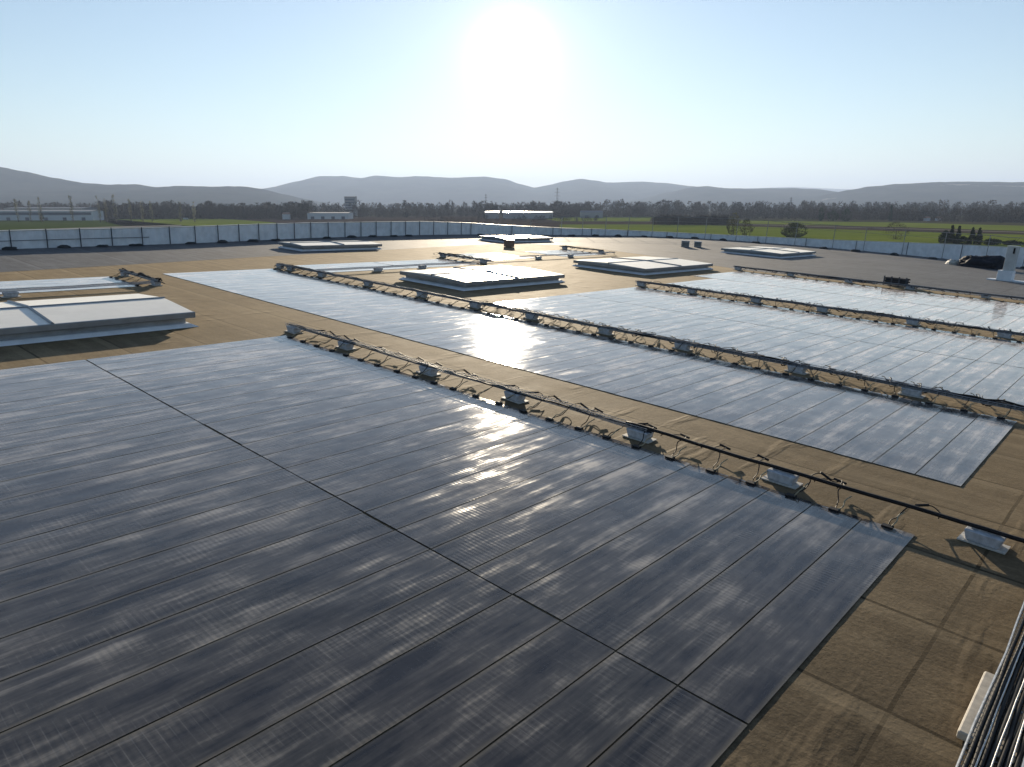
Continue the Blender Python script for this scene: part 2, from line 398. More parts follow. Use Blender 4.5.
# ------------------------------------------------------------------ the roof
WALL = [(-54.81, 11.51, 1.09), (-55.11, 13.22, 1.12), (-55.43, 15.04, 1.13), (-55.9, 17.46, 1.14), (-56.3, 21.12, 1.17), (-57.09, 25.3, 1.24), (-58.62, 30.86, 1.31), (-60.47, 37.29, 1.34), (-61.84, 46.46, 1.39), (-62.5, 53.18, 1.43), (-62.51, 60.2, 1.29), (-61.8, 66.83, 1.04), (-60.11, 74.31, 0.84), (-58.45, 80.93, 0.8), (-56.65, 88.08, 0.66), (-52.06, 94.12, 0.62), (-46.02, 97.53, 0.7), (-40.64, 98.58, 0.82), (-34.08, 99.17, 1.01), (-29.69, 98.84, 1.2), (-20.09, 96.72, 1.65), (-13.99, 93.59, 1.88), (-11.57, 91.82, 2.07)]
WALL = [(-50.5, -22.0, 1.0), (-52.6, -2.0, 1.05)] + WALL + [(2.0, 86.0, 2.1), (16.0, 79.0, 2.1)]
edge = [(a, c) for a, c, _ in WALL]
outline = edge + [(16.0, -22.0)]
b = MB(); b.poly([(*p, 0.0) for p in outline][::-1]); b.build('brown_felt', M['brown'], roof)
bound = [(-42.5, -22.0), (-42.6, 8.9), (-45.6, 24.0), (-48.6, 41.5), (-51.0, 54.5), (-46.0, 60.0), (-37.0, 58.2), (-25.3, 54.35), (-14.3, 54.75), (16.0, 54.9)]
b = MB(); b.poly([(*p, 0.004) for p in ([edge[0]] + bound + edge[::-1][:-1])]); b.build('grey_felt', M['grey'], roof)
b = MB()
for p, q in zip(outline, outline[1:] + outline[:1]):
    b.poly([(*p, -0.01), (*q, -0.01), (*q, -13.5), (*p, -13.5)])
b.build('facade', M['facade'], roof)

# parapet
def resample(pts, step):
    out = []; carry = 0.0
    for a, c in zip(pts, pts[1:]):
        A, Cc = Vector(a), Vector(c); L = (Cc.xy - A.xy).length; d = carry
        while d < L: out.append(tuple(A.lerp(Cc, d / L))); d += step
        carry = d - L
    out.append(pts[-1]); return out
def parapet(pts, label, post_step):
    root = empty('parapet_wall', on_roof(pts[0][0], pts[0][1]), label, 'parapet wall')
    inv = root.matrix_basis.inverted() @ ROOF
    S_ = resample(pts, 0.16); b = MB(); m = len(S_)
    ins = []
    for i, p in enumerate(S_):
        q0, q1 = Vector(S_[max(0, i - 1)][:2]), Vector(S_[min(m - 1, i + 1)][:2]); t = (q1 - q0).normalized(); nrm = Vector((t.y, -t.x))
        ins.append(nrm); off = 0.05 if (i // 2) % 2 else 0.0
        o = Vector(p[:2]) + nrm * off
        b.v += [tuple(inv @ Vector((o.x, o.y, 0.0))), tuple(inv @ Vector((o.x, o.y, p[2])))]
    for i in range(m - 1): b.f.append((2 * i, 2 * i + 2, 2 * i + 3, 2 * i + 1))
    ob = b.build('corrugated_sheet', M['white'], root)
    mod = ob.modifiers.new('thick', 'SOLIDIFY'); mod.thickness = 0.05; mod.offset = 1
    b = MB(); K = S_[::6] + [S_[-1]]; nn = ins[::6] + [ins[-1]]
    for p, nr in zip(K, nn):
        for dx, dz in ((-0.16, 0.003), (0.09, 0.003), (0.09, 0.075), (-0.16, 0.075)):
            o = Vector(p[:2]) + nr * dx; b.v.append(tuple(inv @ Vector((o.x, o.y, p[2] + dz))))
    for i in range(len(K) - 1):
        for k in range(4):
            b.f.append((4 * i + k, 4 * i + (k + 1) % 4, 4 * i + 4 + (k + 1) % 4, 4 * i + 4 + k))
    b.build('coping', M['coping'], root)
    for p in resample(pts, post_step)[:-1]:
        i = min(range(m), key=lambda k: (S_[k][0] - p[0]) ** 2 + (S_[k][1] - p[1]) ** 2); nr = ins[i]
        o = Vector(p[:2]) + nr * 0.16
        b = MB(); b.box((0, 0, (p[2] + .14) / 2), (0.05, 0.05, p[2] + .14), math.atan2(nr.y, nr.x))
        b.v = [tuple(inv @ (Vector(v) + Vector((o.x, o.y, 0)))) for v in b.v]
        b.build('post', M['post'], root)
    return root
cut = 12
pw = parapet(WALL[:cut + 1], 'tall white corrugated parapet wall with dark posts along the far left roof edge', 2.15)
parapet(WALL[cut:], 'low white corrugated parapet wall behind the railing on the far right roof edge', 6.5)

inv = pw.matrix_basis.inverted() @ ROOF; b = MB()
b.tube([tuple(inv @ Vector((a + .14, c, h * .48))) for a, c, h in WALL[:7]], .02, 6); b.build('mid_rail', M['post'], pw)
# safety railing on the right
RAIL = [(-61.32, 69.71, 1.95), (-60.09, 74.49, 2.31), (-59.33, 78.04, 2.46), (-58.01, 81.49, 2.5), (-56.97, 85.52, 2.6), (-55.53, 89.47, 2.71), (-53.24, 92.48, 2.87), (-50.09, 94.89, 3.0), (-46.45, 97.16, 3.05), (-42.43, 98.09, 3.05), (-38.51, 98.5, 3.0), (-33.65, 99.05, 2.98), (-29.69, 98.84, 2.96), (-24.83, 97.75, 2.98), (-20.2, 96.75, 3.0), (-15.4, 94.18, 3.05), (-11.57, 91.82, 3.05), (-6, 89.6, 3.05), (0, 87, 3.05)]
rr = empty('safety_railing', on_roof(-40, 95), 'thin grey safety railing of posts and cables above the low parapet', 'railing')
inv = rr.matrix_basis.inverted() @ ROOF
cen = Vector((-30, 40))
RAIL = [(a + (a - cen.x) / 60 * -0.35, c + (c - cen.y) / 60 * -0.35, h) for a, c, h in RAIL]
for a, c, h in RAIL:
    b = MB(); b.tube([(a, c, 0.0), (a, c, h)], 0.04, 6); b.box((a, c, 0.02), (0.3, 0.3, 0.04))
    b.v = [tuple(inv @ Vector(v)) for v in b.v]; b.build('post', M['rail'], rr)
for k in (1.0, 0.78):
    b = MB(); pts = []
    for (a, c, h), (a2, c2, h2) in zip(RAIL, RAIL[1:]):
        for j in range(4):
            f = j / 4; pts.append((a + (a2 - a) * f, c + (c2 - c) * f, (h + (h2 - h) * f) * k - 0.05 * math.sin(math.pi * f)))
    pts.append((RAIL[-1][0], RAIL[-1][1], RAIL[-1][2] * k))
    b.tube(pts, 0.03 if k == 1 else 0.016, 5); b.v = [tuple(inv @ Vector(v)) for v in b.v]; b.build('rail_cable', M['rail'], rr)

# ballast mounds at the parapet foot
def lump_mesh(name, mat, size, seed, nu=22, nv=9, rough=0.25, mtl=None):
    b = MB()
    for j in range(nv):
        ph = j / (nv - 1) * math.pi / 2
        for i in range(nu):
            th = 2 * math.pi * i / nu; c = math.cos(ph) ** 0.7
            n = noise.fractal(Vector((math.cos(th) * c * 1.3 + seed, math.sin(th) * c * 1.3, math.sin(ph) * 1.3 + seed)), 0.8, 2.2, 4)
            k = 1 + rough * n
            b.v.append((math.cos(th) * c * size[0] / 2 * k, math.sin(th) * c * size[1] / 2 * k, max(0.0, math.sin(ph) * size[2] * k) if j else 0.0))
    for j in range(nv - 1):
        for i in range(nu):
            i2 = (i + 1) % nu; b.f.append((j * nu + i, j * nu + i2, (j + 1) * nu + i2, (j + 1) * nu + i))
    b.f.append(tuple((nv - 1) * nu + i for i in range(nu)))
    return b.mesh(name, mat, True)
BAGS = [(-55.07, 11.94), (-55.8, 15.14), (-56.0, 17.58), (-56.3, 19.92), (-57.0, 24.21), (-57.5, 26.92), (-58.1, 29.85), (-58.8, 32.33), (-60.29, 38.48), (-61.0, 41.74), (-61.43, 44.58), (-61.62, 47.42), (-61.65, 49.45), (-61.7, 60.25), (-61.3, 62.53), (-58.35, 74.41), (-57.79, 78.89), (-56.48, 82.14), (-55.47, 87.04), (-53.5, 90.57), (-51.0, 93.2), (-47.36, 95.01), (-42.53, 95.1), (-33.52, 95.43), (-29.39, 94.84), (-24.94, 94.6), (-20.57, 93.6), (-11.2, 90.2)]
bag_me = [lump_mesh('sandbag', M['bag'], (0.95, 0.5, 0.2), 3.0 * k, 16, 6, 0.3) for k in range(4)]
for k, (a, c) in enumerate(BAGS):
    o = bpy.data.objects.new('sandbag', bag_me[k % 4]); COL.objects.link(o)
    rz = R_(80) if c < 70 else R_(70 - 80 * min(1, (c - 70) / 20)) if a < -50 else R_(-12)
    s = random.uniform(.85, 1.15) * (1.25 if c > 80 else 1.0)
    if c < 70: a += 0.9
    elif a < -50: a += .6; c -= .6
    o.matrix_basis = on_roof(a, c, 0.004, rz + random.uniform(-.2, .2)) @ Matrix.Diagonal((s, s, random.uniform(.8, 1.15) * (1.3 if c > 80 else 1), 1))
    side = k + 1 if k < 15 else len(BAGS) - k
    tag(o, 'dark ballast sack at the parapet foot, %s from the %s' % (ordinal(side), 'left' if k < 15 else 'right'), 'sandbag', 'ballast sacks along the parapet')

# ------------------------------------------------------------------ solar strips
PITCHU = 0.8043
def strip_proto(name, L, seed, label):
    rnd = random.Random(seed)
    root = empty(name, Matrix(), label, 'solar strip')
    b = MB(); NX, NY = 5, 42; W = PITCHU - 0.02
    def hz(i, j):
        x, y = i / (NX - 1) - .5, j / (NY - 1)
        e = 0.004 * noise.noise(Vector((x * 2 + seed * 5, y * 9, seed))) + 0.003 * noise.noise(Vector((x * 6, y * 26, seed + 3)))
        return 0.014 + e
    for j in range(NY):
        for i in range(NX):
            b.v.append(((i / (NX - 1) - .5) * W, -L * j / (NY - 1), hz(i, j)))
    for j in range(NY - 1):
        for i in range(NX - 1):
            q = j * NX + i; b.f.append((q + NX, q + NX + 1, q + 1, q))
    top = len(b.v); ring = [i for i in range(NX)] + [j * NX + NX - 1 for j in range(1, NY)] + [(NY - 1) * NX + i for i in range(NX - 2, -1, -1)] + [j * NX for j in range(NY - 2, 0, -1)]
    for k in ring: x, y, z = b.v[k]; b.v.append((x, y, 0.005)); 
    up = len(b.v); b.v += [b.v[k] for k in ring]
    for k in range(len(ring)):
        k2 = (k + 1) % len(ring); b.f.append((up + k, up + k2, top + k2, top + k))
    sh = b.build('laminate', M['solar'], root, True)
    x0 = rnd.uniform(-.06, .06)
    b = MB(); b.box((x0, -.07, .036), (.17, .11, .034)); b.build('junction_box', M['black'], root)
    s = rnd.choice((-1, 1)) ; g = lambda a: rnd.uniform(-a, a)
    b = MB()
    loop = [(x0, -.03, .04), (x0 + g(.05), .10, .05 + rnd.uniform(0, .05)), (x0 + s * .08 + g(.06), .24, .06 + rnd.uniform(0, .07)), (x0 + s * .10 + g(.08), .42, .21), (x0 + s * .12 + g(.08), .58, .245),
            (x0 + s * .22 + g(.08), .88 + g(.12), .23 + g(.07)), (x0 + s * .36, 1.05 + g(.15), .13 + g(.06)), (x0 + s * .52 + g(.08), .92 + g(.12), .14 + g(.05)), (x0 + s * .58, .6, .225), (x0 + s * .6 + g(.1), .48, .215)]
    P = smooth_path(loop, 5); b.tube(P, .0105, 5)
    lc = b.build('lead_cable', M['black'], root, True)
    k = 27; d = (P[k + 1] - P[k - 1]).normalized()
    b = MB(); b.tube([P[k] - d * .12, P[k] - d * .04, P[k] - d * .03, P[k] + d * .03, P[k] + d * .04, P[k] + d * .12], .023, 7); b.build('connector', M['black'], lc)
    b = MB(); b.tube(smooth_path([(x0 + .05, -.05, .05), (x0 + .09, .06, .07 + rnd.uniform(0, .06)), (x0 + .07, .2, .1 + rnd.uniform(0, .08)), (x0 + .12, .34, .2)], 4), .011, 5)
    b.build('cable_tail', M['tie'], root, True)
    return root
VAR = {}
def place_strips(L, u_right, count, v_lead, flip, where, group, nvar=4, pitch=PITCHU, first_from='right'):
    for i in range(count):
        key = (round(L, 2), i * 7 % nvar if i % 3 else (i + 1) % nvar)
        n = i + 1 if first_from == 'right' else count - i
        pos = 'first' if n == 1 else ordinal(n)
        lab = '%s solar strip from the %s end of %s' % (pos, first_from, where)
        u = u_right - pitch * (i + .5)
        m = on_roof(u, v_lead + random.uniform(-.012, .012), 0, math.pi if flip else 0)
        if key not in VAR:
            o = strip_proto('solar_strip', L, 11 + 3 * len(VAR), lab); o.matrix_basis = m; o['group'] = group; VAR[key] = o
        else:
            dup(VAR[key], m, lab, group)
place_strips(6.06, -2.14, 24, 12.20, False, 'the front array\'s far row', 'strips of the front array')
place_strips(6.06, -2.14, 24, 0.045, True, 'the front array\'s near row', 'strips of the front array')
place_strips(6.3, -2.10, 46, 21.52, False, 'the long second array', 'strips of the second array')
place_strips(6.3, -2.10, 26, 23.35, True, 'the third array\'s near row', 'strips of the third array')
place_strips(6.3, -2.10, 26, 36.0, False, 'the third array\'s far row', 'strips of the third array')
place_strips(7.0, -2.10, 26, 38.4, True, 'the rearmost right array\'s near row', 'strips of the rearmost right array')
place_strips(7.0, -2.10, 28, 52.5, False, 'the rearmost right array\'s far row', 'strips of the rearmost right array')
place_strips(6.3, -34.9, 5, 12.6, False, 'the small left array\'s right half', 'strips of the small left array')
place_strips(6.3, -34.9, 5, -0.1, True, 'the small left array\'s left half', 'strips of the small left array')
place_strips(6.5, -36.1, 5, 23.0, True, 'the back left array\'s left half', 'strips of the back left array')
place_strips(6.5, -36.1, 5, 36.1, False, 'the back left array\'s right half', 'strips of the back left array')
place_strips(6.3, -38.2, 6, 38.0, True, 'the glaring back middle array\'s left part', 'strips of the back middle array')
place_strips(6.3, -38.2, 6, 54.3, False, 'the glaring back middle array\'s right part', 'strips of the back middle array')

# ------------------------------------------------------------------ trays, cables, blocks
def tray_run(p0, p1, width, z0, hgt, label, step=0.1, wr=0.0045):
    A, Bq = Vector(p0), Vector(p1); L = (Bq - A).length; rz = math.atan2((Bq - A).y, (Bq - A).x)
    root = empty('cable_tray', on_roof(A.x, A.y, z0, rz), label, 'cable tray')
    b = MB(); w2 = width / 2; ph = random.random() * 9
    def wave(x): return 0.012 * math.sin(x * .9 + ph) + 0.01 * math.sin(x * 2.3 + ph)
    for y, z in ((-w2, hgt), (-w2, hgt / 2), (-w2, 0), (-w2 * .6, 0), (-w2 / 5, 0), (w2 / 5, 0), (w2 * .6, 0), (w2, 0), (w2, hgt / 2), (w2, hgt)):
        n = max(2, int(L / .8)); b.tube([(L * i / n, y + wave(L * i / n) * .8, z + wave(L * i / n) * .5) for i in range(n + 1)], wr * (1.25 if z == hgt else 1), 5)
    x = 0.03
    while x < L:
        dy, dz = wave(x) * .8, wave(x) * .5
        b.tube([(x, -w2 + dy, hgt + dz), (x, -w2 + dy, dz), (x, w2 + dy, dz), (x, w2 + dy, hgt + dz)], wr * .85, 4); x += step
    b.build('wire_mesh', M['wire'], root); return root

def bundle(p0, p1, z, specs, label, wave=0.05, mat='black', sway=1.0):
    A, Bq = Vector(p0), Vector(p1); L = (Bq - A).length; rz = math.atan2((Bq - A).y, (Bq - A).x)
    root = empty('cable_bundle', on_roof(A.x, A.y, z, rz), label, 'cable bundle')
    for k, (y, r) in enumerate(specs):
        b = MB(); n = max(4, int(L / .35)); pts = []
        for i in range(n + 1):
            x = L * i / n
            pts.append((x, y + sway * .05 * noise.noise(Vector((x * .6, k * 7.1, 0))) + sway * .02 * noise.noise(Vector((x * 2, k * 3.1, 5))),
                        r + max(0, wave * noise.noise(Vector((x * .8, k * 5.3, A.y))) + wave * .6 * noise.noise(Vector((x * 2.4, k, A.y))))))
        b.tube(smooth_path(pts, 2), r, 6); b.build('cable', M[mat], root, True)
    return root

def block_proto(label):
    root = empty('support_block', Matrix(), label, 'support block')
    b = MB(); b.box((0, 0, .108), (.54, .30, .17), 0, 0.84); b.build('block', M['block'], root, bevel=.015)
    b = MB(); b.box((0, 0, .012), (.66, .36, .022)); b.build('pad', M['pad'], root)
    b = MB(); b.box((0, 0, .205), (.40, .05, .022)); b.build('strut', M['wire'], root)
    return root
blk = [None]
def place_blocks(us, where, group, along=0.0):
    n = len(us)
    for k, (a, c) in enumerate(us):
        lab = ('lone ' if n == 1 else ordinal(k + 1) + ' from left of the ') + 'block%s under %s' % ('' if n == 1 else 's', where)
        m = on_roof(a, c, 0.006, along + random.uniform(-.06, .06))
        if blk[0] is None: blk[0] = block_proto(lab); blk[0].matrix_basis = m; blk[0]['group'] = group
        else: dup(blk[0], m, lab, group)
T1, T2, T3, T4 = 12.72, 22.1, 36.72, 53.7
place_blocks([(u, T1) for u in (-21.8, -18.7, -14.7, -11.4, -7.72, -4.56, -1.3)], 'the front cable tray', 'support blocks of the front tray')
place_blocks([(u, T2) for u in (-39.2, -38.0, -34.7, -30.4, -26.1, -22.45, -19.1, -15.35, -12.05, -8.0, -4.71)], 'the second cable tray', 'support blocks of the second tray')
place_blocks([(u, T3) for u in (-23.2, -19.8, -16.0, -12.5, -8.37, -4.76)], 'the third cable tray', 'support blocks of the third tray')
place_blocks([(-25.2, T4), (-21.0, T4), (-16.8, T4), (-12.8, T4), (-8.4, T4)], 'the cable run beside the grey felt', 'support blocks of the rearmost tray')
place_blocks([(-38.9, 13.3), (-35.0, 13.3)], 'the short cable tray behind the big skylight', 'support blocks of the small left tray')
place_blocks([(-34.05, 7.3)], 'the thin tray left of the small array', 'support blocks of the thin trays', R_(90))
place_blocks([(-35.6, 26.6), (-35.7, 30.2)], 'the thin tray along the back left array', 'support blocks of the thin trays', R_(90))
place_blocks([(-41.4, 37.1), (-36.8, 36.9)], 'the short tray between the two back arrays', 'support blocks of the short back tray')
place_blocks([(-37.5, 43.8), (-37.7, 48.2)], 'the thin tray along the glaring array', 'support blocks of the thin trays', R_(90))
place_blocks([(-43.8, 55.0), (-39.5, 55.1)], 'the short tray at the glaring array\'s right end', 'support blocks of the rear short tray')
tray_run((-22.2, T1), (-7.5, T1), .16, .205, .085, 'wire mesh cable tray on grey blocks along the front solar array', .12, .0055)
bundle((-22.1, T1 - .05), (-7.4, T1 - .05), .215, [(-.02, .017), (.05, .015), (.1, .013)], 'thin black cables lying in the front wire tray', .05)
bundle((-8.1, T1 + .02), (3.0, T1 - .02), .215, [(0.0, .036)], 'thick black conduit running along the right half of the front tray', .02)
for (y, x0, x1, nm, sp) in ((T2, -39.5, 3, 'second', 1), (T3, -23.6, 3, 'third', 1), (T4, -25.6, 3, 'rearmost', 0)):
    tray_run((x0, y), (x1, y), .22, .205, .085, 'wire mesh cable tray on grey blocks, the %s tray from the front' % nm, .2, .008)
    bundle((x0 + .1, y), (x1, y), .215, [(-.07, .03), (.0, .034), (.06, .026), (.1, .022)], 'black cable bundle humping along the %s tray from the front' % nm, .085 if sp else .04)
def short_tray(p0, p1, lab, w_=.2, wave=.2):
    tray_run(p0, p1, w_, .205, .085, 'wire mesh cable tray, %s' % lab, .2, .008)
    if w_ > .15: bundle(p0, p1, .215, [(-.05, .04), (.03, .04), (.08, .03)], 'tangled cables in the tray, %s' % lab, wave)
short_tray((-39.4, 13.3), (-34.5, 13.3), 'the short one behind the big left skylight')
short_tray((-41.8, 37.0), (-36.2, 36.95), 'the short one between the two back arrays')
short_tray((-44.4, 55.0), (-39.3, 55.1), 'the short one at the right end of the glaring array', wave=.12)
short_tray((-34.2, -8.0), (-34.3, 12.9), 'a thin one left of the big skylight\'s rear edge', .12, .02)
short_tray((-35.6, 22.3), (-35.75, 36.7), 'a thin one along the back left array', .12, .02)
short_tray((-37.55, 37.4), (-37.75, 54.8), 'a thin one along the front of the glaring array', .12, .02)
# the big tray at the lower right
tray_run((-.27, -4.0), (-.27, 16.0), .42, .30, .11, 'wide galvanised mesh tray crossing the lower right corner, the left twin', .095, .0085)
bundle((-.27, -4.0), (-.27, 16.0), .315, [(-.17, .024), (-.12, .026), (-.06, .024), (0.0, .028), (.06, .024), (.11, .026), (.16, .024)], 'thick black cables packed to stand for shade in the lower right mesh tray', .03, 'black', .35)  # tray cables, packed denser so their black stands for the shaded interior
tray_run((.22, -4.0), (.22, 16.0), .42, .30, .11, 'wide galvanised mesh tray at the lower right corner, right of its twin', .095, .0085)
bundle((.22, -4.0), (.22, 16.0), .315, [(-.17, .024), (-.11, .026), (-.05, .024), (0.01, .028), (.07, .024), (.13, .026)], 'black cables packed to stand for shade in the right twin corner tray', .03, 'black', .35)  # same dense black packing in place of interior shade
bundle((-.27, -4.0), (-.27, 16.0), .372, [(-.13, .0075), (-.02, .0075), (.09, .0075)], 'slim pale conduits on the black cables of the left corner tray', .01, 'wire', .25)
bundle((.22, -4.0), (.22, 16.0), .372, [(-.12, .0075), (.02, .0075), (.12, .0075)], 'slim pale conduits on the black cables of the right corner tray', .01, 'wire', .25)
for k, v in enumerate((3.2, 8.12, 13.0)):
    r = empty('tray_slab', on_roof(.04, v, .006), ['pale slab under the corner mesh trays, hidden nearest the camera', 'pale weathered slab sticking out under the mesh tray in the lower right corner', 'pale slab under the corner mesh trays beyond the photo edge'][k], 'slab', 'slabs under the corner trays')
    b = MB(); b.box((0, 0, .05), (1.3, 1.33 if k == 1 else .5, .09)); b.build('board', M['board'], r, bevel=.02)
    for y in (-.2, .2):
        b = MB(); b.box((0, y, .192), (1.0, .06, .19)); b.build('strut', M['wire'], r)

# ------------------------------------------------------------------ skylights
def skylight(u0, u1, v0, v1, h, rise, nb, label):
    """curb from u0..u1, v0..v1; ridge runs along v"""
    cu, cv = (u0 + u1) / 2, (v0 + v1) / 2; W, L = u1 - u0, v1 - v0
    root = empty('roof_skylight', on_roof(cu, cv, 0.004), label, 'skylight', 'skylights on the roof')
    b = MB(); b.box((0, 0, (h - .19) / 2), (W - .5, L - .5, h - .19)); b.build('curb', M['curb'], root)
    b = MB(); b.box((0, 0, .06), (W - .3, L - .3, .12), 0, 1.06); b.build('flashing', M['white'], root)
    b = MB(); b.box((0, 0, h - .08), (W, L, .2)); b.build('frame', M['trim'], root, bevel=.02)
    z0 = h + .022
    for s in (-1, 1):
        for k in range(nb):
            a, c = -L / 2 + L * k / nb + .05, -L / 2 + L * (k + 1) / nb - .05
            x0, x1 = s * .03, s * (W / 2 - .06); n = 5; b = MB()
            prof = [(x0 + (x1 - x0) * i / n, z0 + rise * (1 - (i / n) ** 1.1)) for i in range(n + 1)]
            for x, z in prof: b.v += [(x, a, z), (x, c, z)]
            for i in range(n):
                q = (2 * i, 2 * i + 2, 2 * i + 3, 2 * i + 1); b.f.append(q if s < 0 else q[::-1])
            lo = len(b.v); b.v += [(x, a, h) for x, z in prof] + [(x, c, h) for x, z in prof]
            for i in range(n):
                b.f.append((2 * i, lo + i, lo + i + 1, 2 * i + 2)); b.f.append((2 * i + 1, 2 * i + 3, lo + n + 2 + i, lo + n + 1 + i))
            b.build('lid_panel', M['lid'], root)
    for k in range(1, nb):
        y = -L / 2 + L * k / nb; b = MB()
        pts = [(-W / 2 + .03 + (W - .06) * i / 8, y, z0 + .012 + rise * (1 - abs(-1 + i / 4) ** 1.1)) for i in range(9)]
        b.tube(pts, .05, 4); b.build('glazing_bar', M['trim'], root)
    b = MB(); b.tube([(0, -L / 2 + .02, z0 + rise), (0, L / 2 - .02, z0 + rise)], .045, 6); b.build('ridge_cap', M['trim'], root)
    b = MB(); b.box((0, L / 2 + .12, h * .45), (.12, .5, .06)); b.build('opener_arm', M['trim'], root)
    return root
skylight(-29.4, -24.4, 1.9, 10.5, .5, .16, 2, 'big low white skylight nearest the camera at the left edge, with two lids')
skylight(-32.0, -26.6, 25.4, 33.6, .43, .10, 2, 'glaring white skylight in the middle of the roof, beyond the second tray')
skylight(-32.8, -26.5, 42.3, 52.0, .4, .1, 2, 'pale skylight right of the glaring one, in front of the grey felt')
skylight(-52.0, -48.4, 29.2, 36.6, .4, .08, 2, 'far skylight by itself in front of the tall left parapet')
skylight(-55.5, -51.5, 54.7, 62.5, .4, .08, 2, 'far glinting skylight where the two parapets meet')
skylight(-35.6, -29.0, 71.2, 80.3, .42, .1, 2, 'far right skylight on grey felt in front of the low parapet')

# ------------------------------------------------------------------ loose things on the roof
r = empty('storage_box', on_roof(-47.2, 50.7, .004, .2), 'small brown box standing alone between the two farthest glaring sheets', 'box')
b = MB(); b.box((0, 0, .33), (.85, .6, .62)); b.build('body', M['rust'], r, bevel=.03)
b = MB(); b.box((0, 0, .67), (.92, .67, .06)); b.build('lid', M['trim'], r, bevel=.01)
for k, (a, c, s) in enumerate(((-41.6, 74.3, 1.0), (-41.0, 76.1, .92))):
    r = empty('vent_box', on_roof(a, c, .004, .5), ['left of two small grey vent boxes on the grey felt', 'right of two small grey vent boxes on the grey felt'][k], 'vent', 'pair of small grey boxes')
    b = MB(); b.box((0, 0, .3 * s), (.9 * s, .7 * s, .6 * s)); b.build('body', M['trim'], r, bevel=.03)
    b = MB(); b.box((0, 0, .66 * s), (1.0 * s, .8 * s, .07)); b.build('cap', M['curb'], r)
    b = MB()
    for q in range(4): b.box((0, -.355 * s, .15 + q * .1), (.7 * s, .02, .04))
    b.build('louvre', M['black'], r)
r = empty('slatted_crate', on_roof(-14.1, 55.3, .006, -.05), 'dark slatted crate beside the rearmost cable run on the grey felt', 'crate')
b = MB(); b.box((0, 0, .3), (1.35, .6, .5)); b.build('body', M['tarp'], r, bevel=.02)
b = MB()
for z in (.12, .3, .48): b.box((0, -.33, z), (1.5, .04, .1)); b.box((0, .33, z), (1.5, .04, .1))
b.build('slats', M['bag'], r)
for x in (-.72, -.25, .25, .72):
    b = MB(); b.box((x, -.37, .32), (.09, .04, .64)); b.build('upright', M['post'], r)
for k, (a, c, L) in enumerate(((-18.3, 55.3, 5.2), (-17.6, 55.55, 4.0))):
    b = MB(); b.tube([(-L / 2, 0, .07), (0, .01, .075), (L / 2, 0, .07)], .06, 8)
    tag(b.build('pipe', M['post'], None, True, on_roof(a, c, .006, -.02 + .05 * k)), ['longer dark pipe lying left of the slatted crate', 'shorter dark pipe lying left of the slatted crate'][k], 'pipe', 'pipes by the crate')
r = empty('duct_chimney', on_roof(-9.95, 70.3, .004, -.12), 'pale square duct chimney on a white plinth at the right edge', 'chimney')
b = MB(); b.box((0, 0, .42), (1.05, .85, .84)); b.build('plinth', M['white'], r, bevel=.03)
b = MB(); b.box((0.12, 0, 1.8), (.72, .6, 1.95)); b.build('shaft', M['duct'], r, bevel=.02)
b = MB(); b.box((.12, 0, 2.8), (.78, .66, .06)); b.build('rim', M['coping'], r)
b = MB(); b.box((.28, -.32, 2.45), (.12, .06, .45)); b.build('slot', M['black'], r)
b = MB(); b.box((-.85, -.1, .05), (.62, .9, .09)); b.box((1.2, .2, .05), (1.3, .9, .12)); b.build('flashing', M['white'], r)
o = bpy.data.objects.new('tarpaulin_heap', lump_mesh('tarpaulin_heap', M['tarp'], (4.2, 1.8, 1.05), 21.5, 48, 16, 0.55)); COL.objects.link(o)
o.matrix_basis = on_roof(-14.7, 85.6, .004, -.35); tag(o, 'heap of dark blue-black tarpaulin left of the duct chimney', 'tarpaulin')
o = bpy.data.objects.new('sheeting_scrap', lump_mesh('sheeting_scrap', M['pad'], (1.1, .8, .38), 33.5, 20, 8, 0.6)); COL.objects.link(o)
o.matrix_basis = on_roof(-17.1, 86.3, .004, -.2); tag(o, 'scrap of pale sheeting at the left end of the tarpaulin heap', 'sheeting')

# ------------------------------------------------------------------ trees
def tree_mat(name, a, b):
    t = NT(name); oi = t.n('ShaderNodeObjectInfo'); at = t.n('ShaderNodeAttribute', attribute_name='tone')
    f = t.math('FRACT', t.math('ADD', oi.outputs['Random'], at.outputs['Fac']))
    return t.out(Base_Color=t.mix(f, a, b), Roughness=0.9, Specular_IOR_Level=0.15)
TWIG = tree_mat('bare_twigs', (0.035, 0.031, 0.026), (0.065, 0.053, 0.042))
POP = tree_mat('pale_poplar_twigs', (0.26, 0.23, 0.15), (0.36, 0.32, 0.21))
EVER = tree_mat('evergreen_needles', (0.012, 0.026, 0.012), (0.028, 0.045, 0.018))
LEAF = tree_mat('thin_leaves', (0.055, 0.075, 0.02), (0.13, 0.12, 0.05))
BARK = simple('bark', (0.07, 0.055, 0.04), 0.9)
BLOS = simple('pale_seed_heads', (0.45, 0.4, 0.28), 0.8)

